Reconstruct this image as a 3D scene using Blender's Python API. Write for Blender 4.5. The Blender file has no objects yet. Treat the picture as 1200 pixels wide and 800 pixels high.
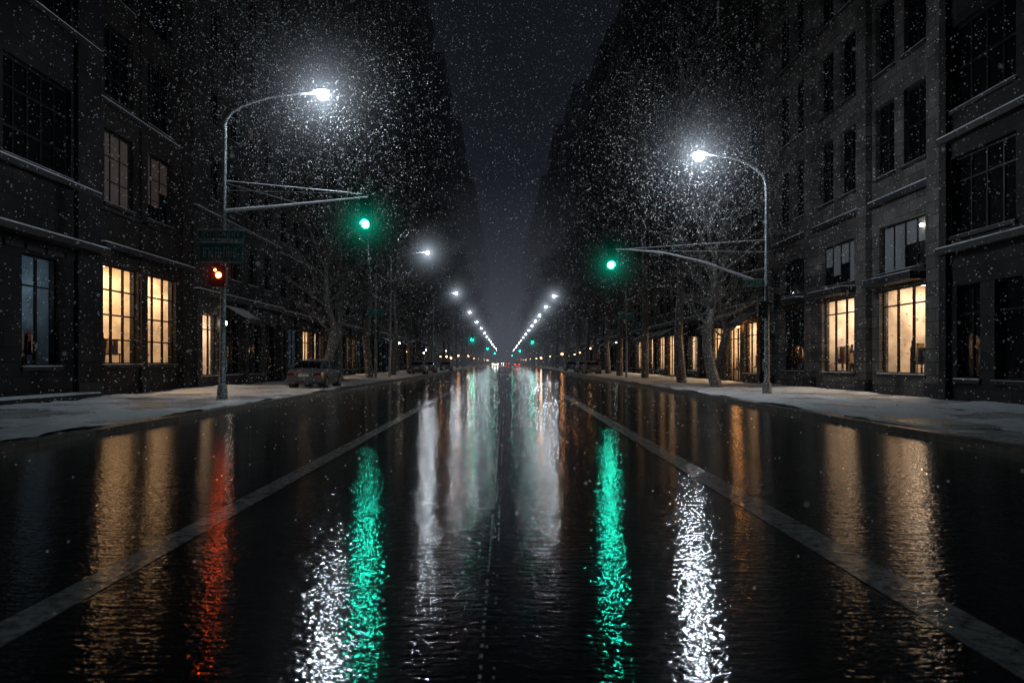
import bpy, math, random
import numpy as np
from mathutils import Vector, noise
random.seed(11)
rng=np.random.default_rng(5)
D=bpy.data
scene=bpy.context.scene
# ------------------------------------------------------------------ helpers
def col(c,a=1.0): return (c[0],c[1],c[2],a)
def newmat(name):
    m=D.materials.new(name); m.use_nodes=True
    nt=m.node_tree; b=nt.nodes['Principled BSDF']
    return m,nt,b
def ramp(nt,src,p0,p1,c0=(0,0,0),c1=(1,1,1)):
    r=nt.nodes.new('ShaderNodeValToRGB')
    r.color_ramp.elements[0].position=p0; r.color_ramp.elements[1].position=p1
    r.color_ramp.elements[0].color=col(c0); r.color_ramp.elements[1].color=col(c1)
    nt.links.new(src,r.inputs[0]); return r.outputs[0]
def mixc(nt,f,a,b):
    m=nt.nodes.new('ShaderNodeMix'); m.data_type='RGBA'
    if isinstance(f,float): m.inputs[0].default_value=f
    else: nt.links.new(f,m.inputs[0])
    for i,v in ((6,a),(7,b)):
        if isinstance(v,tuple): m.inputs[i].default_value=col(v)
        else: nt.links.new(v,m.inputs[i])
    return m.outputs[2]
def noi(nt,scale,detail=3,rough=.55,vec=None):
    n=nt.nodes.new('ShaderNodeTexNoise'); n.inputs['Scale'].default_value=scale
    n.inputs['Detail'].default_value=detail; n.inputs['Roughness'].default_value=rough
    if vec is None:
        tc=nt.nodes.new('ShaderNodeTexCoord'); vec=tc.outputs['Object']
    nt.links.new(vec,n.inputs['Vector']); return n.outputs['Fac']
def bump(nt,h,dist,strength=1.0,normal=None):
    b=nt.nodes.new('ShaderNodeBump'); b.inputs['Strength'].default_value=strength
    b.inputs['Distance'].default_value=dist
    nt.links.new(h,b.inputs['Height'])
    if normal is not None: nt.links.new(normal,b.inputs['Normal'])
    return b.outputs['Normal']
def mapv(nt,scale):
    tc=nt.nodes.new('ShaderNodeTexCoord'); m=nt.nodes.new('ShaderNodeMapping')
    m.inputs['Scale'].default_value=scale
    nt.links.new(tc.outputs['Object'],m.inputs['Vector']); return m.outputs[0]
def simple(name,c,rough=.6,metal=0.,nscale=6.,var=.35,bumpd=0.):
    m,nt,b=newmat(name)
    f=noi(nt,nscale,2)
    c2=tuple(x*(1-var) for x in c); c1=tuple(min(1,x*(1+var)) for x in c)
    nt.links.new(ramp(nt,f,.3,.7,c2,c1),b.inputs['Base Color'])
    b.inputs['Roughness'].default_value=rough; b.inputs['Metallic'].default_value=metal
    if bumpd: nt.links.new(bump(nt,noi(nt,nscale*8,3),bumpd),b.inputs['Normal'])
    return m
def emis(name,c,s,sample=True):
    m,nt,b=newmat(name)
    b.inputs['Base Color'].default_value=col((.1,.1,.1))
    b.inputs['Emission Color'].default_value=col(c); b.inputs['Emission Strength'].default_value=s
    if not sample: m.cycles.emission_sampling='NONE'
    return m
def stone(name,c,bw=.9,bh=.42,var=.28,rough=.7):
    m,nt,b=newmat(name)
    tc=nt.nodes.new('ShaderNodeTexCoord'); sp=nt.nodes.new('ShaderNodeSeparateXYZ'); cb=nt.nodes.new('ShaderNodeCombineXYZ')
    nt.links.new(tc.outputs['Object'],sp.inputs[0])
    ad=nt.nodes.new('ShaderNodeMath'); ad.operation='ADD'
    nt.links.new(sp.outputs[0],ad.inputs[0]); nt.links.new(sp.outputs[1],ad.inputs[1])
    nt.links.new(ad.outputs[0],cb.inputs[0]); nt.links.new(sp.outputs[2],cb.inputs[1])
    br=nt.nodes.new('ShaderNodeTexBrick'); nt.links.new(cb.outputs[0],br.inputs['Vector'])
    br.inputs['Scale'].default_value=1; br.inputs['Brick Width'].default_value=bw; br.inputs['Row Height'].default_value=bh
    br.inputs['Mortar Size'].default_value=.018 if bw>.4 else .006
    br.inputs['Color1'].default_value=col(tuple(x*(1-var) for x in c)); br.inputs['Color2'].default_value=col(tuple(x*(1+var) for x in c))
    br.inputs['Mortar'].default_value=col(tuple(x*.25 for x in c))
    st=ramp(nt,noi(nt,.5,5,.65),.3,.72,(.28,.28,.30),(1.2,1.17,1.15))
    mm=nt.nodes.new('ShaderNodeMix'); mm.data_type='RGBA'; mm.blend_type='MULTIPLY'; mm.inputs[0].default_value=1
    nt.links.new(br.outputs['Color'],mm.inputs[6]); nt.links.new(st,mm.inputs[7])
    nt.links.new(mm.outputs[2],b.inputs['Base Color'])
    b.inputs['Roughness'].default_value=rough; b.inputs['Specular IOR Level'].default_value=.12
    nt.links.new(bump(nt,noi(nt,14,3,.6),.03,.7),b.inputs['Normal'])
    return m
class MB:
    def __init__(s): s.v=[];s.f=[];s.m=[]
    def quad(s,pts,mi=0):
        i=len(s.v); s.v+= [tuple(p) for p in pts]; s.f.append(tuple(range(i,i+len(pts)))); s.m.append(mi)
    def box(s,x0,x1,y0,y1,z0,z1,mi=0):
        if x0>x1:x0,x1=x1,x0
        i=len(s.v)
        s.v+=[(x0,y0,z0),(x1,y0,z0),(x1,y1,z0),(x0,y1,z0),(x0,y0,z1),(x1,y0,z1),(x1,y1,z1),(x0,y1,z1)]
        for q in ((0,3,2,1),(4,5,6,7),(0,1,5,4),(1,2,6,5),(2,3,7,6),(3,0,4,7)):
            s.f.append(tuple(i+k for k in q)); s.m.append(mi)
    def tube(s,pts,rad,n=8,mi=0,cap=True):
        pts=[Vector(p) for p in pts]
        if not hasattr(rad,'__len__'): rad=[rad]*len(pts)
        base=len(s.v); up=None
        for k,p in enumerate(pts):
            t=(pts[min(k+1,len(pts)-1)]-pts[max(k-1,0)]).normalized()
            if up is None: up=Vector((0,0,1)) if abs(t.z)<.9 else Vector((1,0,0))
            a=t.cross(up)
            if a.length<1e-4: a=t.orthogonal()
            a.normalize(); b=t.cross(a)
            if k>0 and a.dot(pa)<0: a=-a;b=-b
            pa=a
            for j in range(n):
                th=2*math.pi*j/n
                s.v.append(tuple(p+a*math.cos(th)*rad[k]+b*math.sin(th)*rad[k]))
        for k in range(len(pts)-1):
            for j in range(n):
                s.f.append((base+k*n+j,base+k*n+(j+1)%n,base+(k+1)*n+(j+1)%n,base+(k+1)*n+j)); s.m.append(mi)
        if cap:
            s.f.append(tuple(base+j for j in range(n))); s.m.append(mi)
            s.f.append(tuple(base+(len(pts)-1)*n+j for j in range(n))); s.m.append(mi)
    def sph(s,c,r,mi=0,nu=12,nv=7,sc=(1,1,1)):
        base=len(s.v)
        for i in range(1,nv):
            ph=math.pi*i/nv
            for j in range(nu):
                th=2*math.pi*j/nu
                s.v.append((c[0]+r*sc[0]*math.sin(ph)*math.cos(th),c[1]+r*sc[1]*math.sin(ph)*math.sin(th),c[2]+r*sc[2]*math.cos(ph)))
        t=len(s.v); s.v.append((c[0],c[1],c[2]+r*sc[2])); s.v.append((c[0],c[1],c[2]-r*sc[2]))
        for i in range(nv-2):
            for j in range(nu):
                s.f.append((base+i*nu+j,base+(i+1)*nu+j,base+(i+1)*nu+(j+1)%nu,base+i*nu+(j+1)%nu)); s.m.append(mi)
        for j in range(nu):
            s.f.append((t,base+j,base+(j+1)%nu)); s.m.append(mi)
            s.f.append((t+1,base+(nv-2)*nu+(j+1)%nu,base+(nv-2)*nu+j)); s.m.append(mi)
    def mesh(s,name,mats,smooth=False):
        me=D.meshes.new(name); me.from_pydata(s.v,[],s.f)
        for m in mats: me.materials.append(m)
        me.polygons.foreach_set('material_index',s.m)
        if smooth: me.polygons.foreach_set('use_smooth',[True]*len(s.f))
        me.update(); return me
    def obj(s,name,mats,parent=None,smooth=False):
        o=D.objects.new(name,s.mesh(name,mats,smooth)); scene.collection.objects.link(o)
        if parent: o.parent=parent
        return o
def empty(name,loc=(0,0,0)):
    o=D.objects.new(name,None); o.location=loc; scene.collection.objects.link(o); return o
def inst(name,me,loc,rz=0,sc=1,parent=None):
    o=D.objects.new(name,me); o.location=loc; o.rotation_euler=(0,0,rz)
    o.scale=(sc,sc,sc) if not hasattr(sc,'__len__') else sc
    scene.collection.objects.link(o)
    if parent:o.parent=parent
    return o
# ------------------------------------------------------------------ materials
M_stoneR=stone('pale_stone_blocks',(.125,.12,.115),1.1,.5)
M_stoneR2=stone('dark_stone_blocks',(.030,.030,.032),1.2,.6)
M_stoneL=stone('dark_granite',(.022,.022,.025),1.0,.5)
M_stoneL2=stone('brown_brick',(.036,.031,.028),.3,.1)
M_b1=stone('grey_brick',(.05,.049,.05),.3,.1)
M_b2=stone('weathered_limestone',(.07,.068,.065),1.0,.4)
M_b3=stone('soot_brick',(.036,.031,.03),.3,.1)
M_frame=simple('black_window_frame',(.010,.010,.012),.5)
M_trim=simple('dark_trim',(.02,.02,.023),.6)
for m_ in (M_frame,M_trim): m_.node_tree.nodes['Principled BSDF'].inputs['Specular IOR Level'].default_value=.2
M_metal=simple('wet_painted_metal',(.09,.095,.1),.35,.6)
M_roof=simple('roof_tar',(.04,.04,.04),.9)
def glassm():
    m,nt,b=newmat('dark_window_glass')
    b.inputs['Base Color'].default_value=(.005,.006,.008,1)
    b.inputs['Roughness'].default_value=.06
    nt.links.new(bump(nt,noi(nt,1.3,2),.02,.5),b.inputs['Normal']); return m
M_glass=glassm()
def snowm():
    m,nt,b=newmat('snow')
    f=noi(nt,3,5,.6)
    nt.links.new(ramp(nt,f,.25,.75,(.52,.54,.59),(.85,.87,.9)),b.inputs['Base Color'])
    b.inputs['Roughness'].default_value=.75
    nt.links.new(bump(nt,noi(nt,22,4,.7),.05,1.0),b.inputs['Normal']); return m
M_snow=snowm()
def polem(name,lo,hi,base):
    m,nt,b=newmat(name)
    f=ramp(nt,noi(nt,26,4,.65),lo,hi)
    nt.links.new(mixc(nt,f,base,(.7,.72,.75)),b.inputs['Base Color'])
    b.inputs['Roughness'].default_value=.4; return m
M_pole=polem('pole_with_stuck_snow',.52,.6,(.08,.083,.088))
M_arm=polem('arm_with_frost',.35,.55,(.3,.3,.31))
M_lamp=emis('lamp_lens_white',(.80,.90,1.0),680)
M_lampfar=emis('lamp_lens_white_far',(.80,.90,1.0),560)
M_teal=emis('signal_green',(.02,1.0,.66),230)
M_tealfar=emis('signal_green_far',(.0,1.0,.6),170)
M_red=emis('signal_red',(1.0,.10,.02),45)
M_redoff=simple('signal_lens_off',(.05,.008,.006),.25)
M_amberoff=simple('signal_amber_off',(.06,.03,.005),.25)
M_house=simple('signal_housing',(.02,.022,.02),.45)
M_warm=emis('ceiling_light_warm',(1.0,.67,.38),26)
M_warmw=emis('ceiling_light_neutral',(1.0,.76,.54),22)
M_cool=emis('ceiling_light_cool',(.45,.72,1.0),1.5)
M_bulb=emis('pendant_bulb',(1.0,.85,.65),40,False)
M_bulbc=emis('pendant_bulb_cool',(.8,.92,1.0),12,False)
M_curt=emis('backlit_blind_warm',(1.0,.50,.22),.016,False)
M_curtc=emis('backlit_blind_cool',(.6,.75,.9),.04,False)
M_orange=emis('shop_lantern_orange',(1.0,.36,.08),60)
M_cream=simple('shop_wall_cream',(.55,.46,.36),.8,0,1.5,.35)
M_coolw=simple('shop_wall_grey',(.13,.17,.20),.8,0,1.5,.4)
M_wood=simple('shop_wood',(.10,.05,.024),.5)
M_clothes=[simple('goods_dark',(.03,.03,.035),.8),simple('goods_red',(.22,.05,.03),.8),simple('goods_tan',(.3,.2,.11),.8),simple('goods_blue',(.05,.08,.14),.8),simple('goods_pale',(.5,.46,.4),.8)]
ROOM=[M_cream,M_coolw,M_wood,M_warm,M_warmw,M_cool,M_bulb]+M_clothes+[M_orange,M_bulbc]
# ------------------------------------------------------------------ mannequin
def figure_mesh():
    me=D.meshes.new('display_figure')
    V=[(0,0,.95),(0,0,1.2),(0,0,1.42),(0,0,1.53),(0,.01,1.66),(0,0,1.76),
       (.19,0,1.40),(.24,.02,1.13),(.22,.1,.9),(-.19,0,1.40),(-.25,.0,1.13),(-.2,.06,.88),
       (.1,0,.86),(.12,.02,.5),(.12,0,.08),(.12,.14,.04),(-.1,0,.86),(-.13,-.02,.5),(-.14,-.03,.08),(-.14,.11,.04)]
    R=[.14,.12,.14,.055,.10,.07,.06,.045,.035,.06,.045,.035,.095,.065,.045,.035,.095,.065,.045,.035]
    E=[(0,1),(1,2),(2,3),(3,4),(4,5),(2,6),(6,7),(7,8),(2,9),(9,10),(10,11),(0,12),(12,13),(13,14),(14,15),(0,16),(16,17),(17,18),(18,19)]
    me.from_pydata(V,E,[]); o=D.objects.new('tmpfig',me); scene.collection.objects.link(o)
    o.modifiers.new('s','SKIN'); 
    for i,r in enumerate(R): me.skin_vertices[0].data[i].radius=(r,r*.8)
    me.skin_vertices[0].data[0].use_root=True
    u=o.modifiers.new('u','SUBSURF'); u.levels=1
    dg=bpy.context.evaluated_depsgraph_get(); m2=D.meshes.new_from_object(o.evaluated_get(dg))
    D.objects.remove(o); m2.materials.clear(); m2.materials.append(M_clothes[0]); m2.name='display_figure'
    return m2
FIG=figure_mesh()
# ------------------------------------------------------------------ buildings
def room(rb,s,F,a,b,za,zb,kind,parent,R,figs=0):
    x0=s*(F+.41); dep=R.uniform(2.6,3.6) if kind!='shallow' else 1.2
    x1=s*(F+.4+dep); a-=.25; b+=.25; zf=max(za-.35,.2); zt=zb+.25
    wm=1 if kind=='cool' else 0
    lm={'warm':3,'neutral':4,'cool':5,'shallow':4}[kind]
    rb.quad([(x1,a,zf),(x1,b,zf),(x1,b,zt),(x1,a,zt)],wm)
    rb.quad([(x0,a,zf),(x1,a,zf),(x1,a,zt),(x0,a,zt)],wm)
    rb.quad([(x0,b,zf),(x1,b,zf),(x1,b,zt),(x0,b,zt)],wm)
    rb.quad([(x0,a,zf),(x1,a,zf),(x1,b,zf),(x0,b,zf)],2)
    rb.quad([(x0,a,zt),(x1,a,zt),(x1,b,zt),(x0,b,zt)],wm)
    xm0=s*(F+.4+dep*.3); xm1=s*(F+.4+dep*.7)
    rb.quad([(xm0,a+.5,zt-.06),(xm1,a+.5,zt-.06),(xm1,b-.5,zt-.06),(xm0,b-.5,zt-.06)],lm)
    n=int((b-a)/1.1)
    for k in range(n):
        y=a+.3+k*1.1+R.uniform(0,.2)
        if R.random()<.15: continue
        q=R.random()
        if q<.3:
            rb.box(x1-s*.05,x1-s*.02,y,y+.8,zf+1.2,zf+2.6,7+R.randrange(4)); continue
        if q<.5:
            rb.box(x1-s*.45,x1-s*.02,y,y+.85,zf+.01,zf+2.9,2); continue
        for zz in np.arange(zf+.5,zf+3.1,.5):
            rb.box(x1-s*.35,x1-s*.02,y,y+.85,zz,zz+.04,2)
            yy=y+.03
            while yy<y+.75:
                w=R.uniform(.06,.2)
                rb.box(x1-s*.3,x1-s*.08,yy,yy+w,zz+.042,zz+R.uniform(.12,.4),7+R.randrange(5)); yy+=w+R.uniform(.01,.08)
    for k in range(R.randint(3,4) if kind!='shallow' else 1):
        y=R.uniform(a+.3,b-1.2); x=s*(F+.4+dep*(.14 if k<2 else R.uniform(.3,.6)))
        rb.box(x-.25,x+.25,y,y+.9,zf+.75,zf+.82,2)
        for c in ((x-.2,y+.05),(x+.16,y+.05),(x-.2,y+.8),(x+.16,y+.8)): rb.box(c[0],c[0]+.04,c[1],c[1]+.04,zf+.001,zf+.75,2)
        for q in range(4):
            yy=y+.05+q*.2; rb.box(x-.15,x+.12,yy,yy+.15,zf+.822,zf+R.uniform(.9,1.7),7+R.randrange(4))
    for k in range(R.randint(1,3)):
        y=R.uniform(a+.4,b-.4); x=s*(F+.4+dep*R.uniform(.2,.6)); z=zt-R.uniform(.7,1.1)
        rb.tube([(x,y,z),(x,y,zt-.01)],.01,5,7); rb.sph((x,y,z-.07),.10,13 if kind=='cool' else 6,8,5)
    for k in range(figs):
        y=a+.6+(b-a-1.2)*((k+.5)/figs)+R.uniform(-.3,.3)
        inst('display_figure',FIG,(s*(F+.85),y,zf+.01),-s*math.pi/2+R.uniform(-.5,.5),R.uniform(.98,1.06),parent)
def window(wb,gb,rb,s,F,a,b,za,zb,kind,nv,hz,parent,R,figs=0,sill=True,far=False):
    xi=s*(F+.22)
    fr=.07; mw=.035 if kind in('dark','curtain','curtainc') else .055
    X0,X1=s*(F+.18),s*(F+.26)
    e=.003
    wb.box(X0,X1,a+e,a+fr,za+e,zb-e,1); wb.box(X0,X1,b-fr,b-e,za+e,zb-e,1)
    wb.box(X0,X1,a+fr,b-fr,za+e,za+fr,1); wb.box(X0,X1,a+fr,b-fr,zb-fr,zb-e,1)
    for k in range(1,nv):
        y=a+(b-a)*k/nv; wb.box(X0,X1,y-mw,y+mw,za+fr,zb-fr,1)
    for h in hz:
        z=za+(zb-za)*h
        wb.box(s*(F+.19),s*(F+.25),a+fr,b-fr,z-.03,z+.03,1)
    if kind in('dark','curtain','curtainc'):
        mi={'dark':0,'curtain':1,'curtainc':2}[kind]
        if kind=='dark': gb.quad([(xi,a,za),(xi,b,za),(xi,b,zb),(xi,a,zb)],0)
        else:
            for k in range(nv):
                ya=a+(b-a)*k/nv; yb=a+(b-a)*(k+1)/nv; zz=za+(zb-za)*R.choice((0,0,.25,.5))
                gb.quad([(xi,ya,zz),(xi,yb,zz),(xi,yb,zb),(xi,ya,zb)],mi)
                if zz>za: gb.quad([(xi,ya,za),(xi,yb,za),(xi,yb,zz),(xi,ya,zz)],0)
    else:
        room(rb,s,F,a,b,za,zb,kind,parent,R,figs)
    if sill:
        wb.box(s*(F-.1),s*(F-.001),a-.1,b+.1,za-.14,za-.01,2)
        if not far or R.random()<.5:
            wb.box(s*(F-.09),s*(F-.002),a-.08,b+.08,za-.009,za+R.uniform(.0,.03),3)
def building(name,s,F,y0,y1,H,bands,wall,ledges=(),pil=(),extra=None,far=False,seed=0):
    R=random.Random(seed*7+3)
    root=empty(name,(0,0,0))
    wb=MB();gb=MB();rb=MB()
    T=.4; xo,xi=s*F,s*(F+T)
    zc=0
    for (z0,z1,ops) in bands:
        y=y0
        for op in sorted(ops,key=lambda o:o[0]):
            a,b,za,zb,kind=op[:5]; nv=op[5] if len(op)>5 else 2; hz=op[6] if len(op)>6 else (.7,); figs=op[7] if len(op)>7 else 0
            if a>y: wb.box(xo,xi,y,a,z0,z1,0)
            if za>z0: wb.box(xo,xi,a,b,z0,za,0)
            if zb<z1: wb.box(xo,xi,a,b,zb,z1,0)
            y=b
            window(wb,gb,rb,s,F,a,b,za,zb,kind,nv,hz,root,R,figs,sill=(za>.3),far=far)
        if y<y1: wb.box(xo,xi,y,y1,z0,z1,0)
        zc=z1
    if zc<H: wb.box(xo,xi,y0,y1,zc,H,0)
    xb=s*(F+22)
    wb.quad([(xi,y0,0),(xb,y0,0),(xb,y0,H),(xi,y0,H)],0)
    wb.quad([(xi,y1,0),(xb,y1,0),(xb,y1,H),(xi,y1,H)],0)
    wb.quad([(xb,y0,0),(xb,y1,0),(xb,y1,H),(xb,y0,H)],0)
    wb.quad([(xi,y0,H-.3),(xb,y0,H-.3),(xb,y1,H-.3),(xi,y1,H-.3)],4)
    wb.box(s*(F-.45),s*(F-.002),y0+.02,y1-.02,H-.9,H-.45,2); wb.box(s*(F-.6),s*(F-.002),y0+.01,y1-.01,H-.449,H-.15,2)
    for (z,p,h,sn) in ledges:
        wb.box(s*(F-p),s*(F-.002),y0+.03,y1-.03,z-h,z,2)
        if sn: wb.box(s*(F-p+.015),s*(F-.003),y0+.05,y1-.05,z+.001,z+.05,3)
    for (ya,yb,p,zt) in pil:
        wb.box(s*(F-p),s*(F-.0015),ya,yb,0,zt,0)
        wb.box(s*(F-p-.06),s*(F-.0012),ya-.06,yb+.06,0,.7,2)
    if extra: extra(wb,gb,rb,root)
    wb.obj('facade',[wall,M_frame,M_trim,M_snow,M_roof],root)
    if gb.f: gb.obj('window_panes',[M_glass,M_curt,M_curtc],root)
    if rb.f: rb.obj('shop_interior',ROOM,root)
    return root
def upper(y0,y1,z,zt,fl,wh,bay,ww,R,pc=.03,nv=2):
    bands=[]
    n=max(1,int((y1-y0-1)/bay)); off=((y1-y0)-n*bay)/2
    while z+fl<=zt:
        ops=[]
        for k in range(n):
            c=y0+off+bay*(k+.5)
            r=R.random(); kd='curtain' if r<pc else ('curtainc' if r<pc*1.4 else 'dark')
            ops.append((c-ww/2,c+ww/2,z+.9,z+.9+wh,kd,nv,(.5,)))
        bands.append((z,z+fl,ops)); z+=fl
    return bands
bA=[(0,6.6,[(26.7,28.95,1.35,5.2,'cool',2,(.72,),1),(21.5,25.2,1.35,5.2,'dark',3,(.72,)),(15.5,19.2,1.35,5.2,'dark',3,(.72,)),(9.5,13.2,1.35,5.2,'dark',3,(.72,))])]
for z in (7.4,13.0,18.6,24.2):
    bA.append((z-.8,z+4.8,[(25.7,29.7,z+.9,z+4.2,'dark',5,(.3,.7)),(19.8,23.8,z+.9,z+4.2,'dark',5,(.3,.7)),(14,18,z+.9,z+4.2,'dark',5,(.3,.7)),(8,12,z+.9,z+4.2,'dark',5,(.3,.7))]))
def exA(wb,gb,rb,root):
    wb.box(-16.2+.002,-15.2,24,30,.13,.33,2); wb.box(-16.19,-15.22,24.02,29.98,.331,.37,3)
    for y in np.arange(6.5,31,1.2): wb.box(-16.2+.001,-16.14,y,y+1.0,5.3,5.55,2)
    rb.sph((-17.6,27.6,4.0),.2,13,10,6); rb.tube([(-17.6,27.6,4.2),(-17.6,27.6,5.44)],.012,5,7)
building('granite_shop_building',-1,16.2,6,31.7,31,bA,M_stoneL,ledges=[(5.95,.55,.22,True),(8.15,.2,.2,True),(13.8,.2,.2,True)],pil=[(29.9,31.6,.18,30)],extra=exA,seed=1)
bB=[(0,7.0,[(32.1,35.2,1.4,5.5,'warm',3,(.25,.5,.75),1),(35.9,39.2,1.4,5.5,'warm',3,(.25,.5,.75),1)])]
z=7.0
for i in range(5):
    bB.append((z,z+4.3,[(32.2,34.7,z+1,z+4.0,('curtain' if i==0 else 'dark'),3,(.33,.66)),(35.9,38.7,z+1,z+4.0,('curtain' if i==0 else 'dark'),3,(.33,.66))])); z+=4.3
building('warm_lit_shop_building',-1,16.2,31.72,41,30,bB,M_stoneL2,ledges=[(6.3,.3,.2,True),(7.75,.12,.12,False),(12.1,.15,.15,True)],pil=[(35.25,35.85,.12,29),(39.6,40.6,.2,29)],seed=2)
bD=[(0,5.2,[(27.0,28.4,.9,4.2,'dark',2,(.7,)),(22.5,26.2,.9,4.2,'dark',3,(.7,)),(16,20,.9,4.2,'dark',3,(.7,)),(9,13,.9,4.2,'dark',3,(.7,))]),
    (5.2,9.7,[(25.1,28.7,6.0,8.8,'dark',4,(.7,)),(19,23,6.0,8.8,'dark',4,(.7,)),(12,16,6,8.8,'dark',4,(.7,))])]
for z in (9.7,14.2,18.7,23.2):
    bD.append((z,z+4.5,[(25.1,28.7,z+.8,z+3.8,'dark',4,(.5,)),(19,23,z+.8,z+3.8,'dark',4,(.5,)),(12,16,z+.8,z+3.8,'dark',4,(.5,))]))
building('dark_corner_building',1,16.1,6,29.25,30,bD,M_stoneR2,ledges=[(5.6,.35,.22,True),(9.6,.3,.22,True)],pil=[(28.75,29.2,.2,29)],seed=3)
bE=[(0,5.0,[(30.9,34.7,1.0,4.6,'neutral',3,(.8,),2),(37.2,41.0,1.0,4.6,'neutral',3,(.8,),1),(43.3,46.8,1.0,4.6,'dark',3,(.8,))]),
    (5.0,8.6,[(30.9,34.7,5.3,7.3,'curtainc',4,()),(37.2,41.0,5.3,7.3,'curtainc',4,()),(43.3,46.8,5.3,7.3,'dark',4,())])]
z=8.6
for i in range(5):
    bE.append((z,z+4.5,[(c-.85,c+.85,z+.9,z+4.0,'dark',2,(.5,)) for c in (31.7,34.2,37.9,40.4,44.0,46.6)])); z+=4.5
def exE(wb,gb,rb,root):
    for c0,c1 in ((30.7,34.9),(37.0,41.2),(43.1,47.0)):
        wb.box(15.6,16.29,c0,c1,4.72,5.02,2)
        wb.box(15.62,16.28,c0+.02,c1-.02,5.022,5.06,3)
    rb.sph((16.42,31.4,6.9),.07,6,8,5)
building('stone_shop_building',1,16.3,29.27,49.5,32,bE,M_stoneR,ledges=[(8.5,.22,.25,True),(26.6,.3,.3,True)],pil=[(29.4,30.3,.28,31),(35.4,36.3,.28,31),(41.8,42.7,.28,31),(48.2,49.2,.28,31)],extra=exE,seed=4)
def generic(s,y0,y1,H,F,wall,seed,name):
    R=random.Random(seed)
    far=y0>150; vfar=y0>330
    bands=[]; ops=[]
    y=y0+.8; 
    while y+3<y1-.6:
        w=R.uniform(2.4,3.8); w=min(w,y1-.8-y)
        r=R.random()
        if y0<95: kind='warm' if r<.34 else ('neutral' if r<.54 else ('cool' if r<.6 else 'dark'))
        else: kind='shallow' if r<.38 and not vfar else 'dark'
        door=R.random()<.25
        ops.append((y,y+w,.15 if door else .75,4.1,kind,R.choice((2,3)),(.75,)))
        y+=w+R.uniform(.6,1.3)
    bands.append((0,5.4,ops))
    if vfar: bands+=upper(y0,y1,5.4,H-1,6.5,3.6,6,3,R,.04)
    elif far: bands+=upper(y0,y1,5.4,H-1,4.6,2.6,4,2,R,.04)
    else: bands+=upper(y0,y1,5.4,H-1,4.1,2.3,R.choice((2.9,3.2,3.6)),R.choice((1.4,1.6)),R,.03)
    led=[(5.3,.3,.3,True),(H*.55,.25,.25,False),(9.6,.15,.15,True)]
    npil=int((y1-y0)/6)
    pil=[(y0+.02+(y1-y0-.7)*k/npil,y0+.02+(y1-y0-.7)*k/npil+.6,.2,5.0) for k in range(npil+1)]
    def ex(wb,gb,rb,root):
        for o in ops:
            r=R.random()
            if r<.3 and not vfar:
                a,b=o[0]-.1,o[1]+.1
                wb.quad([(s*(F-.02),a,4.7),(s*(F-.02),b,4.7),(s*(F-1.2),b,4.0),(s*(F-1.2),a,4.0)],2)
                wb.quad([(s*(F-1.2),a,4.0),(s*(F-1.2),b,4.0),(s*(F-1.21),b,3.75),(s*(F-1.21),a,3.75)],2)
                wb.quad([(s*(F-.05),a+.05,4.74),(s*(F-.05),b-.05,4.74),(s*(F-1.15),b-.05,4.06),(s*(F-1.15),a+.05,4.06)],3)
            elif r<.5: wb.box(s*(F-1.0),s*(F-.25),o[0]-.4,o[0]-.3,3.6,4.6,1)
            if R.random()<.25:
                yy=o[1]+.25; zz=R.uniform(2.5,4.6); rr_=R.uniform(.08,.14) if y0<200 else R.uniform(.16,.28)
                rb.sph((s*(F-.32),yy,zz),rr_,R.choice((12,12,6)),6,4); wb.box(s*(F-.32),s*(F-.01),yy-.02,yy+.02,zz+rr_+.01,zz+rr_+.05,1)
    b=building(name,s,F,y0,y1,H,bands,wall,led,pil,ex,far,seed)
    if y0<330 and H>40:
        mb=MB(); x0=F+5; x1=F+18; a=y0+2; bb=y1-2; 
        mb.box(s*x0,s*x1,a,bb,H-.25,H+R.uniform(6,14),0)
        mb.box(s*(x0+3),s*(x1-3),a+3,bb-3,H,H+R.uniform(15,22),0)
        mb.obj('upper_setback',[wall],b)
    return b
walls=[M_b1,M_b2,M_b3,M_stoneR2,M_stoneL]
names=['brick_office_building','limestone_office_building','shop_building','apartment_building']
hL=[30,42,58,66,62,74,58,82,70,88,84,92,90,95,90,95]
hR=[33,40,50,46,54,56,60,64,76,72,80,84,88,90,92,90]
for s,H,ys in ((-1,hL,41.02),(1,hR,49.52)):
    y=ys; k=0
    while y<900 and k<len(H):
        w=[16,20,22,24,26,28,30,34,40,46,60,70,80,90,100,110][k]
        generic(s,y,y+w-.02,H[k],16.2+random.Random(k*3+s).uniform(-.25,.5),walls[(k*2+(s>0))%5],100+k*2+(s>0),names[(k+(s>0))%4])
        y+=w; k+=1
# ------------------------------------------------------------------ ground, road
def roadm(name,kind='asphalt'):
    m,nt,b=newmat(name)
    big=noi(nt,.35,3,.6)
    if kind=='asphalt':
        nt.links.new(ramp(nt,noi(nt,80,2,.8),.35,.72,(.004,.004,.0045),(.028,.029,.031)),b.inputs['Base Color'])
    elif kind=='seal':
        b.inputs['Base Color'].default_value=(.006,.006,.006,1)
    else:
        w=ramp(nt,noi(nt,9,5,.8),.34,.58)
        nt.links.new(mixc(nt,w,(.04,.04,.042),(.62,.62,.61)),b.inputs['Base Color'])
    rr=ramp(nt,big,.35,.68,(.03,.03,.03),(.075,.075,.075))
    nt.links.new(rr,b.inputs['Roughness'])
    b.inputs['IOR'].default_value=1.37
    n1=bump(nt,noi(nt,1.6,1,.5,mapv(nt,(.6,1,1))),.015,.3)
    n2=bump(nt,noi(nt,15,1,.55,mapv(nt,(.35,1,1))),.0050,1.0,n1)
    n3=bump(nt,noi(nt,44,1,.6,mapv(nt,(.45,1,1))),.0031,1.0,n2)
    nt.links.new(n3,b.inputs['Normal'])
    return m
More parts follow.
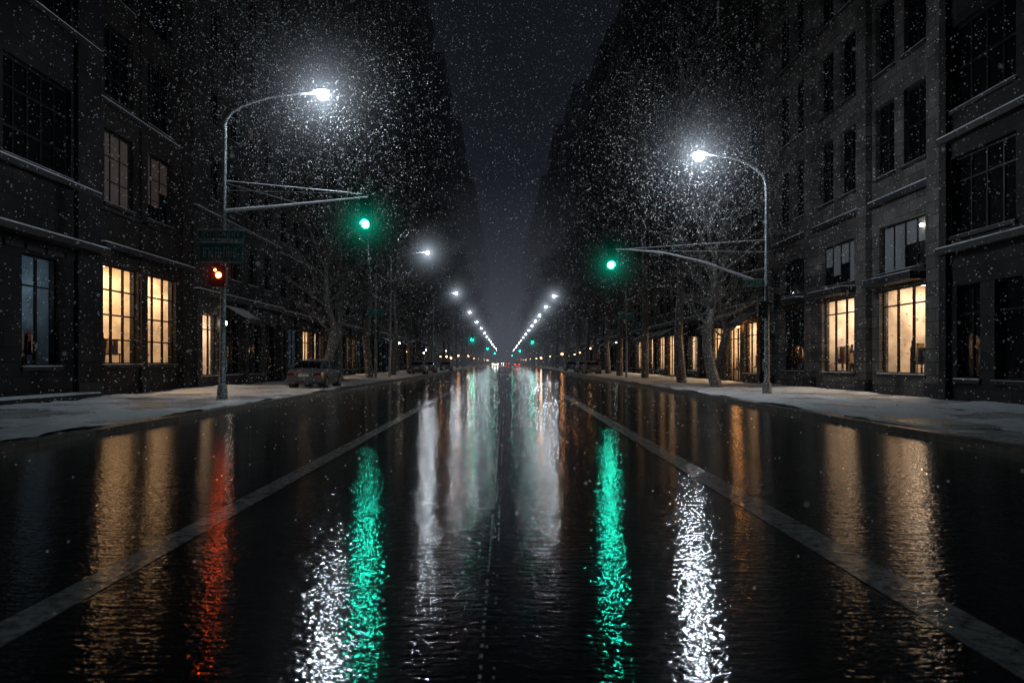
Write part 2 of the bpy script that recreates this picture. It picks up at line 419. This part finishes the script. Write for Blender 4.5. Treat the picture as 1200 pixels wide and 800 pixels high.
M_road=roadm('wet_asphalt'); M_paint=roadm('worn_wet_road_paint','paint'); M_seal=roadm('wet_tar_seal','seal')
g=MB(); g.quad([(-2000,-200,-.06),(2000,-200,-.06),(2000,3500,-.06),(-2000,3500,-.06)]); g.obj('ground',[simple('city_ground',(.05,.05,.05),.9)])
r=MB(); r.quad([(-8.2,-30,0),(8.2,-30,0),(8.2,1500,0),(-8.2,1500,0)]); r.obj('road',[M_road])
p=MB()
for (x,w) in ((-2.78,.125),(2.6,.155)):
    p.quad([(x-w,-20,.004),(x+w,-20,.004),(x+w,40,.004),(x-w,40,.004)])
    y=52
    while y<400: p.quad([(x-.07,y,.004),(x+.07,y,.004),(x+.07,y+6,.004),(x-.07,y+6,.004)]); y+=14
p.obj('lane_markings',[M_paint])
sm=MB(); y=-4
while y<120:
    y2=y+.5; f=lambda q:.008*math.sin(q*2.9)+.005*noise.noise(Vector((q*2,0,0)))
    sm.quad([(-.10+f(y),y,.004),(-.088+f(y),y,.004),(-.088+f(y2),y2,.004),(-.10+f(y2),y2,.004)])
    y=y2
sm.obj('road_seam',[M_seal])
st=MB(); y=1
while y<60:
    if random.random()<.85: st.quad([(-.128+random.uniform(-.008,.008),y,.006),(-.113,y,.006),(-.113,y+.05,.006),(-.128,y+.05,.006)])
    if random.random()<.5: st.quad([(-.06+random.uniform(-.008,.008),y,.006),(-.050,y,.006),(-.050,y+.03,.006),(-.06,y+.03,.006)])
    y+=random.uniform(.09,.16)
st.obj('seam_grit',[simple('worn_grit',(.5,.5,.5),.6)])
def pavem():
    m,nt,b=newmat('snow_dusted_pavement')
    tc=nt.nodes.new('ShaderNodeTexCoord')
    br=nt.nodes.new('ShaderNodeTexBrick'); nt.links.new(tc.outputs['Object'],br.inputs['Vector'])
    br.inputs['Scale'].default_value=1; br.inputs['Brick Width'].default_value=1.5; br.inputs['Row Height'].default_value=1.5; br.offset=0
    br.inputs['Mortar Size'].default_value=.015
    br.inputs['Color1'].default_value=(.07,.07,.072,1);br.inputs['Color2'].default_value=(.1,.1,.1,1);br.inputs['Mortar'].default_value=(.02,.02,.02,1)
    f1=ramp(nt,noi(nt,.9,5,.7),.36,.56)
    f2=ramp(nt,noi(nt,14,4,.75),.36,.60)
    mu=nt.nodes.new('ShaderNodeMath'); mu.operation='MULTIPLY'; nt.links.new(f1,mu.inputs[0]); nt.links.new(f2,mu.inputs[1])
    nt.links.new(mixc(nt,mu.outputs[0],br.outputs['Color'],(.68,.70,.74)),b.inputs['Base Color'])
    nt.links.new(ramp(nt,mu.outputs[0],0,1,(.25,.25,.25),(.8,.8,.8)),b.inputs['Roughness'])
    nt.links.new(bump(nt,noi(nt,20,4,.7),.015,.8),b.inputs['Normal'])
    return m
M_pave=pavem(); M_kerb=simple('wet_kerb_stone',(.10,.10,.10),.35,0,5,.5,.004)
for s in (-1,1):
    k=MB(); k.box(s*8.45,s*17.2,-30,1500,-.05,.13); k.obj('pavement',[M_pave])
    k=MB(); y=-30
    while y<160: k.box(s*8.2,s*8.449,y,y+1.98,-.05,.14); y+=2
    k.box(s*8.2,s*8.449,160,1500,-.05,.14); k.obj('kerb',[M_kerb])
    xs=list(np.arange(8.5,16.1,.16)); ys=[];y=2.
    while y<260: ys.append(y); y+=.16 if y<45 else .16*(y/45)**1.6
    V=[];Fc=[]
    for y in ys:
        for x in xs:
            h=noise.fractal(Vector((x*.42*s,y*.33,3.3*s)),1.0,2.0,5)*.13+.024
            h+=noise.fractal(Vector((x*2.6,y*2.6,9)),1,2,3)*.036
            h+= .05*max(0,1-abs(x-8.9)/.5)*(.5+noise.noise(Vector((0,y*.8,s))))
            h-= .03*max(0,1-abs(x-12.8)/1.6)
            h=min(h,.06+.3*max(0,h-.06))
            V.append((s*x,y,.13+max(h,-.03)))
    nx=len(xs)
    for j in range(len(ys)-1):
        for i in range(nx-1): Fc.append((j*nx+i,j*nx+i+1,(j+1)*nx+i+1,(j+1)*nx+i))
    me=D.meshes.new('snow_cover'); me.from_pydata(V,[],Fc); me.materials.append(M_snow)
    me.polygons.foreach_set('use_smooth',[True]*len(Fc)); o=D.objects.new('snow_cover',me); scene.collection.objects.link(o)
# ------------------------------------------------------------------ painted halos: self-emitting volume spheres around lights (3-D falloff)
def halomat(name,c,s,p=2.0,core=.012):
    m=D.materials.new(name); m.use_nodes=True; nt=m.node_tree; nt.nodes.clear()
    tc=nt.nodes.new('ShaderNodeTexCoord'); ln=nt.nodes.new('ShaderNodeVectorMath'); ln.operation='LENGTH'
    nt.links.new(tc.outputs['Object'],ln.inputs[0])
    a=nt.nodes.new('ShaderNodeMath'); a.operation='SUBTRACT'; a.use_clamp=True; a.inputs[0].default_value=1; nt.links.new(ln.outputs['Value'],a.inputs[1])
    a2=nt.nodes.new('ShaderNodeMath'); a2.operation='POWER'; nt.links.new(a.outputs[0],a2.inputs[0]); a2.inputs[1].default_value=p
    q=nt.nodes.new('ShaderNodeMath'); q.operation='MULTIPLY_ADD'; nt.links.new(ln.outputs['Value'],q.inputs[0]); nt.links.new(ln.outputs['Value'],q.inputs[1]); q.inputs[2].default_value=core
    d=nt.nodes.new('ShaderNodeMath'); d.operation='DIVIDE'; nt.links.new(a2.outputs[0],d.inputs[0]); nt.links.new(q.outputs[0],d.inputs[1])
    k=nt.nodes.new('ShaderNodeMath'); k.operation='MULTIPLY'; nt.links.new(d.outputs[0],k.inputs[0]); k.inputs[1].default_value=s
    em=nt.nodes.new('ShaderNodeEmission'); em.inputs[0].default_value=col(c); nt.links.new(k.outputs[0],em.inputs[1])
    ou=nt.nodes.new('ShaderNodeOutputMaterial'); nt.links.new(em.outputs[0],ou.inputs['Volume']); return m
MM_w=halomat('lamp_halo_glow',(.72,.85,1),.0050,2.8,.005)
MM_t=halomat('green_halo_glow',(0,1,.62),.0105,2.4,.008)
MM_r=halomat('red_halo_glow',(1,.08,.02),.008)
def halo_mesh(mat,cache={}):
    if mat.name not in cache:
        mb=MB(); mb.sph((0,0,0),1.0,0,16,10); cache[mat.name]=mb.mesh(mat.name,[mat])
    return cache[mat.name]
halo_root=empty('light_halos')
def addhalo(mat,loc,r): inst('halo_part',halo_mesh(mat),loc,0,r,halo_root)
# ------------------------------------------------------------------ street lamps
def lamp_mesh(h=11.2,reach=3.5,lo=False,straight=10.0,lean=.1):
    mb=MB(); n=8 if not lo else 5
    if not lo:
        mb.tube([(0,0,0),(0,0,.05),(0,0,.5),(0,0,.55)],[.24,.2,.17,.12],12)
    P=[(0,0,0),(lean*.5,0,straight*.5),(lean,0,straight)];Rr=[.12,.095,.075]
    a0=straight; rise=h-.05-straight
    for k in range(1,9 if not lo else 5):
        t=k/(8 if not lo else 4); P.append((lean+reach*(1-math.cos(t*math.pi/2))*.95,0,a0+rise*math.sin(t*math.pi/2)*1.0)); Rr.append(.07-.03*t)
    mb.tube(P,Rr,n)
    ex=P[-1][0]
    if not lo: mb.sph((ex+.2,0,h+.06),.32,0,12,6,(1.0,.6,.28))
    mb.sph((ex+.24,0,h-.11),.21 if not lo else .15,1,10 if not lo else 6,6 if not lo else 4,(1.0,1,.95))
    if not lo: mb.box(.08,.16,-.05,.05,1.0,1.5,0)
    return mb.mesh('street_lamp',[M_pole,M_lampfar if lo else M_lamp],True),ex+.24
LM1,e1=lamp_mesh(); inst('street_lamp',LM1,(-10.3,29,.13)); addhalo(MM_w,(-10.3+e1,29,11.2),4.8)
LM2,e2=lamp_mesh(10.0,2.7,False,8.6,0.02); inst('street_lamp',LM2,(10.85,33,.13),math.pi); addhalo(MM_w,(10.85-e2,33,10.0),4.8)
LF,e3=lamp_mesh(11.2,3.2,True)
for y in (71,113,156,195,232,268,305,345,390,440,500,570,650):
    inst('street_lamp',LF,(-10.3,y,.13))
    if y<360: addhalo(MM_w,(-10.3+e3,y,11.2),5.2)
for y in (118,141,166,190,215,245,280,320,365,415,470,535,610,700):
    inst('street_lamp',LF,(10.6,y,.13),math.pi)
    if y<360: addhalo(MM_w,(10.6-e3,y,11.2),5.2)
# ------------------------------------------------------------------ traffic lights
def signal(mb,x,y,z,fi=0,lit=2,r=.13):
    mb.box(x-.19,x+.19,y-.12,y+.12,z-.58,z+.58,0)
    mb.box(x-.24,x+.24,y+.121,y+.14,z-.64,z+.64,0)
    for k in range(3):
        zz=z+.37-.37*k
        mi={0:2,1:3,2:4}[k] if k!=lit else 1
        mb.sph((x,y-.125,zz),r,mi,10,6,(1,.35,1))
        for a in range(9):
            t0=math.radians(-20+a*22.2); t1=math.radians(-20+(a+1)*22.2)
            mb.quad([(x+.155*math.cos(t0),y-.12,zz+.155*math.sin(t0)),(x+.155*math.cos(t1),y-.12,zz+.155*math.sin(t1)),
                     (x+.155*math.cos(t1),y-.34,zz+.155*math.sin(t1)-.01),(x+.155*math.cos(t0),y-.34,zz+.155*math.sin(t0)-.01)],0)
SG=[M_house,M_teal,M_redoff,M_amberoff,M_redoff,M_arm]
mb=MB()
mb.tube([(-10.25,29,7.0),(-8,29,7.2),(-5.0,29,7.5)],[.07,.055,.035],8,5)
mb.tube([(-10.22,29,8.1),(-5.6,29,7.66)],.018,5,5); mb.tube([(-10.22,29,8.02),(-7.6,29,7.3)],.014,5,5)
mb.tube([(-10.25,29,7.75),(-5.2,29,7.62)],.010,5,5)
mb.tube([(-5.03,28.9,7.5),(-5.03,28.9,7.35)],.03,6,5)
signal(mb,-5.03,28.8,6.82); mb.obj('traffic_light',SG); addhalo(MM_t,(-5.03,28.5,6.45),2.1)
mb=MB()
P=[(10.8,32.9,4.7),(9.8,32.9,5.05),(8.3,32.9,5.6),(6.6,32.9,6.0),(5.2,32.9,6.13),(4.35,32.9,6.15)]
mb.tube(P,[.07,.06,.05,.045,.04,.035],8,5)
mb.tube([(10.8,32.9,6.55),(5.0,32.9,6.17)],.016,5,5); mb.tube([(10.8,32.9,6.05),(6.0,32.9,6.1)],.014,5,5)
mb.tube([(10.8,32.9,5.4),(9.6,32.9,5.12)],.014,5,5)
signal(mb,4.33,32.75,5.83); mb.obj('traffic_light',SG); addhalo(MM_t,(4.33,32.4,5.46),1.9)
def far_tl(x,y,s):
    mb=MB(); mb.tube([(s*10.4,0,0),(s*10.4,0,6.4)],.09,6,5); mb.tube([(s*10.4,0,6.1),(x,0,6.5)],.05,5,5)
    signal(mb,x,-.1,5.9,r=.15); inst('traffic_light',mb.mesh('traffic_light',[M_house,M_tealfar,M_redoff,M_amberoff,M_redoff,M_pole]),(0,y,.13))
    addhalo(MM_t,(x,y-.4,5.6),2.5)
for x,y,s in ((-6.2,150,-1),(5.8,170,1),(-5.5,250,-1),(5.5,300,1),(-5,380,-1),(4.5,520,1)): far_tl(x,y,s)
mb=MB(); mb.box(-10.55,-10.05,28.62,28.86,4.2,4.95,0); mb.box(-10.7,-10.56,28.7,28.8,4.3,4.8,0)
mb.sph((-10.3,28.61,4.62),.11,1,8,5,(1,.3,1)); mb.sph((-10.42,28.61,4.8),.05,1,8,5,(1,.3,1)); mb.box(-10.34,-10.26,28.86,28.95,4.5,4.6,0)
mb.obj('pedestrian_signal',[M_house,M_red]); addhalo(MM_r,(-10.3,28.4,4.65),1.0)
mb=MB(); mb.box(10.95,11.3,32.75,32.95,4.55,5.1,0); mb.box(11.02,11.32,32.7,32.9,3.6,4.3,0); mb.box(10.75,11.02,32.85,32.93,3.9,3.98,0); mb.box(10.4,10.75,32.7,32.9,3.3,4.0,0)
mb.obj('pedestrian_signal',[M_house,M_redoff])
M_sgd=simple('green_sign_plate',(.02,.19,.17),.4)
M_let=simple('sign_lettering',(.6,.65,.65),.5)
def ssign(x,y,z,w,h,parent=None):
    root=empty('street_sign',(x,y,z)); mb=MB()
    mb.box(-w/2,w/2,-.015,.015,-h/2,h/2,0); mb.box(-w/2+.02,w/2-.02,-.019,-.0155,-h/2+.02,-h/2+.04,2); mb.box(-w/2+.02,w/2-.02,-.019,-.0155,h/2-.04,h/2-.02,2)
    R=random.Random(int(x*10)); xx=-w/2+.12
    while xx<w/2-.15:
        lw=R.choice((.05,.07,.09)); 
        if R.random()<.85:
            mb.box(xx,xx+.016,-.02,-.0152,-h*.24,h*.24,2); 
            if R.random()<.7: mb.box(xx+.017,xx+lw,-.02,-.0152,h*.18,h*.24,2)
            if R.random()<.6: mb.box(xx+.017,xx+lw,-.02,-.0152,-h*.03,h*.03,2)
        xx+=lw+.03
    mb.obj('sign_plate',[M_sgd,M_metal,M_let],root)
    mb=MB(); mb.box(-.05,.05,.016,.12,-.05,.05,0); mb.box(-w/2-.01,w/2+.01,-.02,.02,h/2+.001,h/2+.03,1); mb.obj('bracket',[M_metal,M_snow],root)
ssign(-10.25,28.75,6.08,1.65,.34); ssign(-10.25,28.78,5.45,1.55,.75); ssign(10.2,32.7,4.75,.9,.28)
mb=MB(); mb.tube([(0,0,0),(0,0,8.5)],[.1,.07],8,0); mb.box(-.7,.7,-.06,-.03,5.0,5.7,1); mb.box(-.3,.3,-.06,-.03,3.2,4.2,2)
inst('sign_pole',mb.mesh('sign_pole',[M_pole,M_sgd,M_house]),(10.5,69,.13))
inst('sign_pole',D.meshes['sign_pole'],(-10.4,64,.13))
# ------------------------------------------------------------------ trees
def leafm():
    m,nt,b=newmat('dark_tree_leaves')
    nt.links.new(ramp(nt,noi(nt,.7,2),.3,.7,(.022,.026,.022),(.085,.09,.085)),b.inputs['Base Color'])
    b.inputs['Roughness'].default_value=.6; return m
M_leaf=leafm(); M_bark=polem('wet_bark_with_snow',.56,.66,(.06,.055,.05))
def tree_mesh(seed,H=25,Rc=4.8,z0=5.,leaves=2.0,nl=46):
    R=random.Random(seed); mb=MB()
    trunk=[];x=y=0
    for k in range(9):
        t=k/8; trunk.append((x,y,H*.93*t)); x+=R.uniform(-.3,.3); y+=R.uniform(-.3,.3)
    mb.tube(trunk,[.3*(1-.93*k/8)+.02 for k in range(9)],8,0)
    def tp(t):
        f=t*8; i=min(int(f),7); f-=i; return Vector(trunk[i]).lerp(Vector(trunk[i+1]),f)
    def leafs(p,n,sp,sz):
        for _ in range(n):
            q=p+Vector((R.gauss(0,sp),R.gauss(0,sp),R.gauss(0,sp*.8)))
            a=Vector((R.uniform(-1,1),R.uniform(-1,1),R.uniform(-.7,.7))).normalized(); b=a.orthogonal().normalized()
            L=sz*R.uniform(.6,1.4)
            sn=R.random()<.08
            if sn: L*=.55
            mb.quad([q-a*L,q+b*L*.4,q+a*L,q-b*L*.4],2 if sn else 1)
    for i in range(nl):
        t=(z0/H)+(1-z0/H)*((i+R.random())/nl); t=min(t,.97)
        u=(t*H-z0)/(H-z0)
        prof=math.sin(math.pi*min(1,(u*.88+.14)))**.7*Rc*R.uniform(.6,1.12)
        p=tp(t); az=i*2.4+R.uniform(-.5,.5); el=.35+u*.7
        d=Vector((math.cos(az)*math.cos(el),math.sin(az)*math.cos(el),math.sin(el)))
        L=prof/max(.5,math.cos(el)); n=4; pts=[p];q=p.copy()
        for k in range(n):
            d=(d+Vector((R.uniform(-.25,.25),R.uniform(-.25,.25),R.uniform(-.15,.2)))).normalized(); q=q+d*L/n; pts.append(q.copy())
        mb.tube(pts,[.09,.07,.05,.03,.012],5,0,False)
        for k in range(9):
            f=R.uniform(.25,1)*n; j=min(int(f),n-1); b0=pts[j].lerp(pts[j+1],f-j)
            dd=(d+Vector((R.uniform(-1,1),R.uniform(-1,1),R.uniform(-.5,.8)))).normalized(); l2=R.uniform(.6,1.7)
            e=b0+dd*l2
            mb.tube([b0,b0.lerp(e,.5)+Vector((0,0,.08)),e],[.025,.015,.006],3,0,False)
            for w in range(3):
                g0=b0.lerp(e,R.uniform(.3,1)); g1=g0+Vector((R.uniform(-.6,.6),R.uniform(-.6,.6),R.uniform(-.2,.6)))
                mb.tube([g0,g1],[.009,.004],3,0,False)
            leafs(e,int(R.randint(3,9)*leaves),.38,.13)
    return mb.mesh('street_tree',[M_bark,M_leaf,M_snow])
T=[tree_mesh(1),tree_mesh(2,27,5.0,5.5),tree_mesh(3,24,4.4,4.6)]
Tb=tree_mesh(8,9.5,3.0,3.0,.25,22)
R=random.Random(9)
for s in (-1,1):
    y=55 if s<0 else 53
    k=0
    while y<120:
        inst('street_tree',T[k%3],(s*(11.4 if s<0 else 11.8)+R.uniform(-.4,.4),y,.13),R.uniform(0,6),R.uniform(.95,1.12)); y+=R.uniform(11,15); k+=1
    row=empty('distant_tree_row')
    while y<420:
        inst('tree_part',T[k%3],(s*11.6+R.uniform(-.6,.6),y,.13),R.uniform(0,6),R.uniform(.95,1.25),row); y+=R.uniform(13,20); k+=1
inst('bare_tree',Tb,(10.9,41,.13),1.0,1.0); inst('bare_tree',Tb,(12.4,47,.13),3.0,.95); inst('bare_tree',Tb,(-10.6,46,.13),4.0,1.05)
# ------------------------------------------------------------------ cars
def carpaint():
    m,nt,b=newmat('dark_car_paint')
    f=ramp(nt,noi(nt,30,4,.7),.56,.66)
    nt.links.new(mixc(nt,f,(.10,.105,.12),(.35,.36,.38)),b.inputs['Base Color'])
    b.inputs['Roughness'].default_value=.3; b.inputs['Metallic'].default_value=.3; b.inputs['Coat Weight'].default_value=.6
    return m
M_car=carpaint(); M_tyre=simple('tyre_rubber',(.02,.02,.02),.8); M_rim=simple('alloy_rim',(.35,.35,.36),.35,.8)
M_tail=simple('tail_lamp_lens',(.10,.012,.01),.2); M_tailon=emis('tail_lamp_on',(1,.05,.02),30); M_head=emis('headlamp_on',(1,.85,.6),120); M_plate=simple('number_plate',(.5,.5,.48),.5)
def car_mesh(tail,name='parked_car'):
    mb=MB()
    S=[(0,.5,.62,.72,.8),(.06,.38,.92,.8,.86),(.35,.28,1.0,.86,.9),(.9,.22,1.03,.9,.92),(1.6,.2,1.0,.91,.92),(2.6,.2,.97,.91,.92),(3.3,.2,.95,.9,.91),(4.1,.22,.84,.87,.9),(4.55,.3,.7,.78,.85),(4.7,.42,.58,.66,.74)]
    rows=[]
    for (y,zb,zt,hwT,hw) in S:
        half=[(hw*.88,zb),(hw*.98,zb+.12),(hw,(zb+zt)/2),(hw*.985,zt-.14),(hwT*.93,zt-.02),(hwT*.5,zt+.03)]
        ring=[(x,y,z) for x,z in half]+[(-x,y,z) for x,z in reversed(half)]
        rows.append(ring)
    b0=len(mb.v); n=12
    for r_ in rows: mb.v+=r_
    for k in range(len(rows)-1):
        for j in range(n):
            mb.f.append((b0+k*n+j,b0+k*n+(j+1)%n,b0+(k+1)*n+(j+1)%n,b0+(k+1)*n+j)); mb.m.append(0)
    mb.f.append(tuple(b0+j for j in range(n))); mb.m.append(0); mb.f.append(tuple(b0+(len(rows)-1)*n+j for j in range(n))); mb.m.append(0)
    G=[(.45,.98,.80,.98),(1.15,.98,.83,1.36),(1.7,.97,.84,1.44),(2.5,.95,.84,1.45),(2.95,.94,.83,1.38),(3.75,.88,.8,.93)]
    rr=[]
    for (y,zb,hw,zt) in G:
        w2=hw-.16*(zt-zb)/.45
        rr.append([(hw,y,zb),(w2+.02,y,zt-.06*(zt>1.1)),(w2*.85,y,zt),(-w2*.85,y,zt),(-w2-.02,y,zt-.06*(zt>1.1)),(-hw,y,zb)])
    b0=len(mb.v)
    for r_ in rr: mb.v+=r_
    for k in range(len(rr)-1):
        for j in range(5):
            roof=(1<=k<=3)
            mi=1
            if j==2 and roof: mi=0
            if j in(1,3): mi=0
            mb.f.append((b0+k*6+j,b0+k*6+j+1,b0+(k+1)*6+j+1,b0+(k+1)*6+j)); mb.m.append(mi)
    for s in (-1,1):
        for y in (1.35,2.2,3.02):
            mb.tube([(s*.845,y,.96),(s*.70,y+(.05 if y<3 else -.25),1.40)],.035,5,0)
        mb.sph((s*.98,3.1,1.02),.11,0,8,5,(1,.6,.7))
        for y in (.95,3.75):
            mb.tube([(s*.72,y,.33),(s*.93,y,.33)],.33,18,2); mb.tube([(s*.9,y,.33),(s*.945,y,.33)],.21,14,3)
            mb.tube([(s*.6,y,.36),(s*.925,y,.36)],.39,18,6)
        mb.box(s*.5,s*.84,-.03,.1,.68,.80,4)
        mb.box(s*.45,s*.78,4.55,4.70,.55,.66,7)
        mb.box(s*.915,s*.93,1.8,1.95,.78,.81,5)
    mb.box(-.26,.26,-.02,.06,.62,.74,5); mb.box(-.86,.86,-.07,.2,.34,.52,0); mb.box(-.7,.7,-.075,-.06,.36,.4,6)
    mb.box(-.5,.5,-.015,.05,.78,.8,3)
    mb.tube([(-.5,-.02,.3),(-.5,.2,.3)],.04,8,3)
    mb.box(-.5,.5,1.75,2.5,1.452,1.468,8)
    return mb.mesh(name,[M_car,M_glass,M_tyre,M_rim,tail,M_plate,M_house,M_head if name=='oncoming_car' else M_plate,M_snow],False)
CM=car_mesh(M_tail)
inst('parked_car',CM,(-9.95,39.3,.16),math.radians(-1.5))
for x,y in ((9.9,118),(9.7,97),(9.8,88),(-9.6,86),(-9.6,98),(-9.4,125)): inst('parked_car',CM,(x,y,.14))
CT=car_mesh(M_tailon,'driving_car'); inst('driving_car',CT,(3.9,260,0)); inst('driving_car',CT,(5.2,330,0)); inst('driving_car',CT,(1.2,400,0))
CO=car_mesh(M_tail,'oncoming_car'); inst('oncoming_car',CO,(-3.4,305,0),math.pi); inst('oncoming_car',CO,(-5.2,380,0),math.pi); inst('oncoming_car',CO,(-1.5,470,0),math.pi)
mb=MB(); mb.tube([(0,0,0),(0,0,.9)],[.26,.3],14,0); mb.tube([(0,0,.9),(0,0,.98)],[.32,.25],14,0); mb.sph((0,0,1.0),.25,1,12,6,(1,1,.3))
BIN=mb.mesh('litter_bin',[M_trim,M_snow],True)
inst('litter_bin',BIN,(-13.2,52,.13))
# ------------------------------------------------------------------ falling snow
n=72000
P=np.empty((n,3)); P[:,0]=rng.uniform(-15.8,15.8,n); P[:,1]=rng.uniform(1.2,50,n); P[:,2]=rng.uniform(.05,24,n)
G=[]
for c in ((-6.8,29,11.2),(8.0,33,10.0)):
    G.append(rng.normal(size=(9500,3))*2.5+np.array(c))
P=np.vstack([P]+G); P=P[(np.abs(P[:,0])<15.8)&(P[:,2]>.05)]; n=len(P)
rad=.008+.017*rng.uniform(0,1,n)**4
rad=np.minimum(rad,.0028+P[:,1]*.0008)
tet=np.array([[1,1,1],[-1,-1,1],[-1,1,-1],[1,-1,-1]])/1.3
A=rng.normal(size=(n,3,3)); Q,_=np.linalg.qr(A)
V=(np.einsum('kj,nij->nki',tet,Q)*rad[:,None,None]+P[:,None,:]).reshape(-1,3)
fi=np.array([[0,1,2],[0,3,1],[0,2,3],[1,3,2]]); Fi=(fi[None]+4*np.arange(n)[:,None,None]).reshape(-1)
me=D.meshes.new('falling_snow'); me.vertices.add(len(V)); me.vertices.foreach_set('co',V.astype(np.float32).ravel())
me.loops.add(len(Fi)); me.loops.foreach_set('vertex_index',Fi.astype(np.int32))
nf=len(Fi)//3; me.polygons.add(nf); me.polygons.foreach_set('loop_start',np.arange(0,nf*3,3,dtype=np.int32)); me.polygons.foreach_set('loop_total',np.full(nf,3,dtype=np.int32))
me.update(calc_edges=True)
m,nt,b=newmat('glowing_snowflake'); b.inputs['Base Color'].default_value=(.9,.92,.95,1); b.inputs['Roughness'].default_value=.8
b.inputs['Emission Color'].default_value=(.85,.92,1,1); b.inputs['Emission Strength'].default_value=.045; m.cycles.emission_sampling='NONE'  # flakes emit a little themselves, lamp-lit brightness put into the material
me.materials.append(m); o=D.objects.new('falling_snow',me); scene.collection.objects.link(o)
# ------------------------------------------------------------------ distance haze: absorption plus added self-emission in place of lamp-lit fog
def haze(name,bx,dens,glow):
    mb=MB(); mb.box(*bx); o=mb.obj(name,[])
    m=D.materials.new(name+'_air'); m.use_nodes=True; nt=m.node_tree; nt.nodes.clear()
    va=nt.nodes.new('ShaderNodeVolumeAbsorption'); va.inputs['Color'].default_value=(0,0,0,1); va.inputs['Density'].default_value=dens
    em=nt.nodes.new('ShaderNodeEmission'); em.inputs[0].default_value=col(glow); em.inputs[1].default_value=dens
    ad=nt.nodes.new('ShaderNodeAddShader'); nt.links.new(va.outputs[0],ad.inputs[0]); nt.links.new(em.outputs[0],ad.inputs[1])
    ou=nt.nodes.new('ShaderNodeOutputMaterial'); nt.links.new(ad.outputs[0],ou.inputs['Volume']); o.data.materials.append(m)
haze('street_glow_haze',(-45,45,60,1300,-.5,130),.0016,(.008,.010,.014))
haze('low_street_glow_haze',(-15.5,15.5,140,1250,-.4,34),.0020,(.125,.138,.168))
# ------------------------------------------------------------------ world
w=D.worlds.new('World'); scene.world=w; w.use_nodes=True; nt=w.node_tree; nt.nodes.clear()
sky=nt.nodes.new('ShaderNodeTexSky'); sky.sky_type='NISHITA'; sky.sun_disc=False; sky.sun_elevation=math.radians(-6); sky.sun_rotation=0
b1=nt.nodes.new('ShaderNodeBackground'); b1.inputs[1].default_value=.01; nt.links.new(sky.outputs[0],b1.inputs[0])
tc=nt.nodes.new('ShaderNodeTexCoord'); sp=nt.nodes.new('ShaderNodeSeparateXYZ'); nt.links.new(tc.outputs['Generated'],sp.inputs[0])
rp=nt.nodes.new('ShaderNodeValToRGB'); nt.links.new(sp.outputs[2],rp.inputs[0])
e=rp.color_ramp.elements; e[0].position=0; e[0].color=(.045,.05,.064,1); e[1].position=.6; e[1].color=(.0022,.0027,.0038,1)
x=e.new(.12); x.color=(.016,.019,.026,1); x=e.new(.3); x.color=(.0062,.0076,.0105,1)
nz=nt.nodes.new('ShaderNodeTexNoise'); nz.inputs['Scale'].default_value=3; nz.inputs['Detail'].default_value=5; nt.links.new(tc.outputs['Generated'],nz.inputs['Vector'])
mr=nt.nodes.new('ShaderNodeMapRange'); mr.inputs[3].default_value=.6; mr.inputs[4].default_value=1.4; nt.links.new(nz.outputs['Fac'],mr.inputs[0])
b2=nt.nodes.new('ShaderNodeBackground'); nt.links.new(rp.outputs[0],b2.inputs[0]); nt.links.new(mr.outputs[0],b2.inputs[1])
ad=nt.nodes.new('ShaderNodeAddShader'); nt.links.new(b1.outputs[0],ad.inputs[0]); nt.links.new(b2.outputs[0],ad.inputs[1])
wo=nt.nodes.new('ShaderNodeOutputWorld'); nt.links.new(ad.outputs[0],wo.inputs[0])
# ------------------------------------------------------------------ camera
c=D.cameras.new('Camera'); c.lens=28; c.sensor_width=36; c.shift_x=.0067; c.shift_y=.02; c.clip_start=.1; c.clip_end=6000
c.dof.use_dof=True; c.dof.focus_distance=30; c.dof.aperture_fstop=2.2
co=D.objects.new('Camera',c); co.location=(0,0,1.5); co.rotation_euler=(math.radians(90),0,0); scene.collection.objects.link(co); scene.camera=co
scene.view_settings.view_transform='Standard'; scene.view_settings.look='None'; scene.view_settings.exposure=0
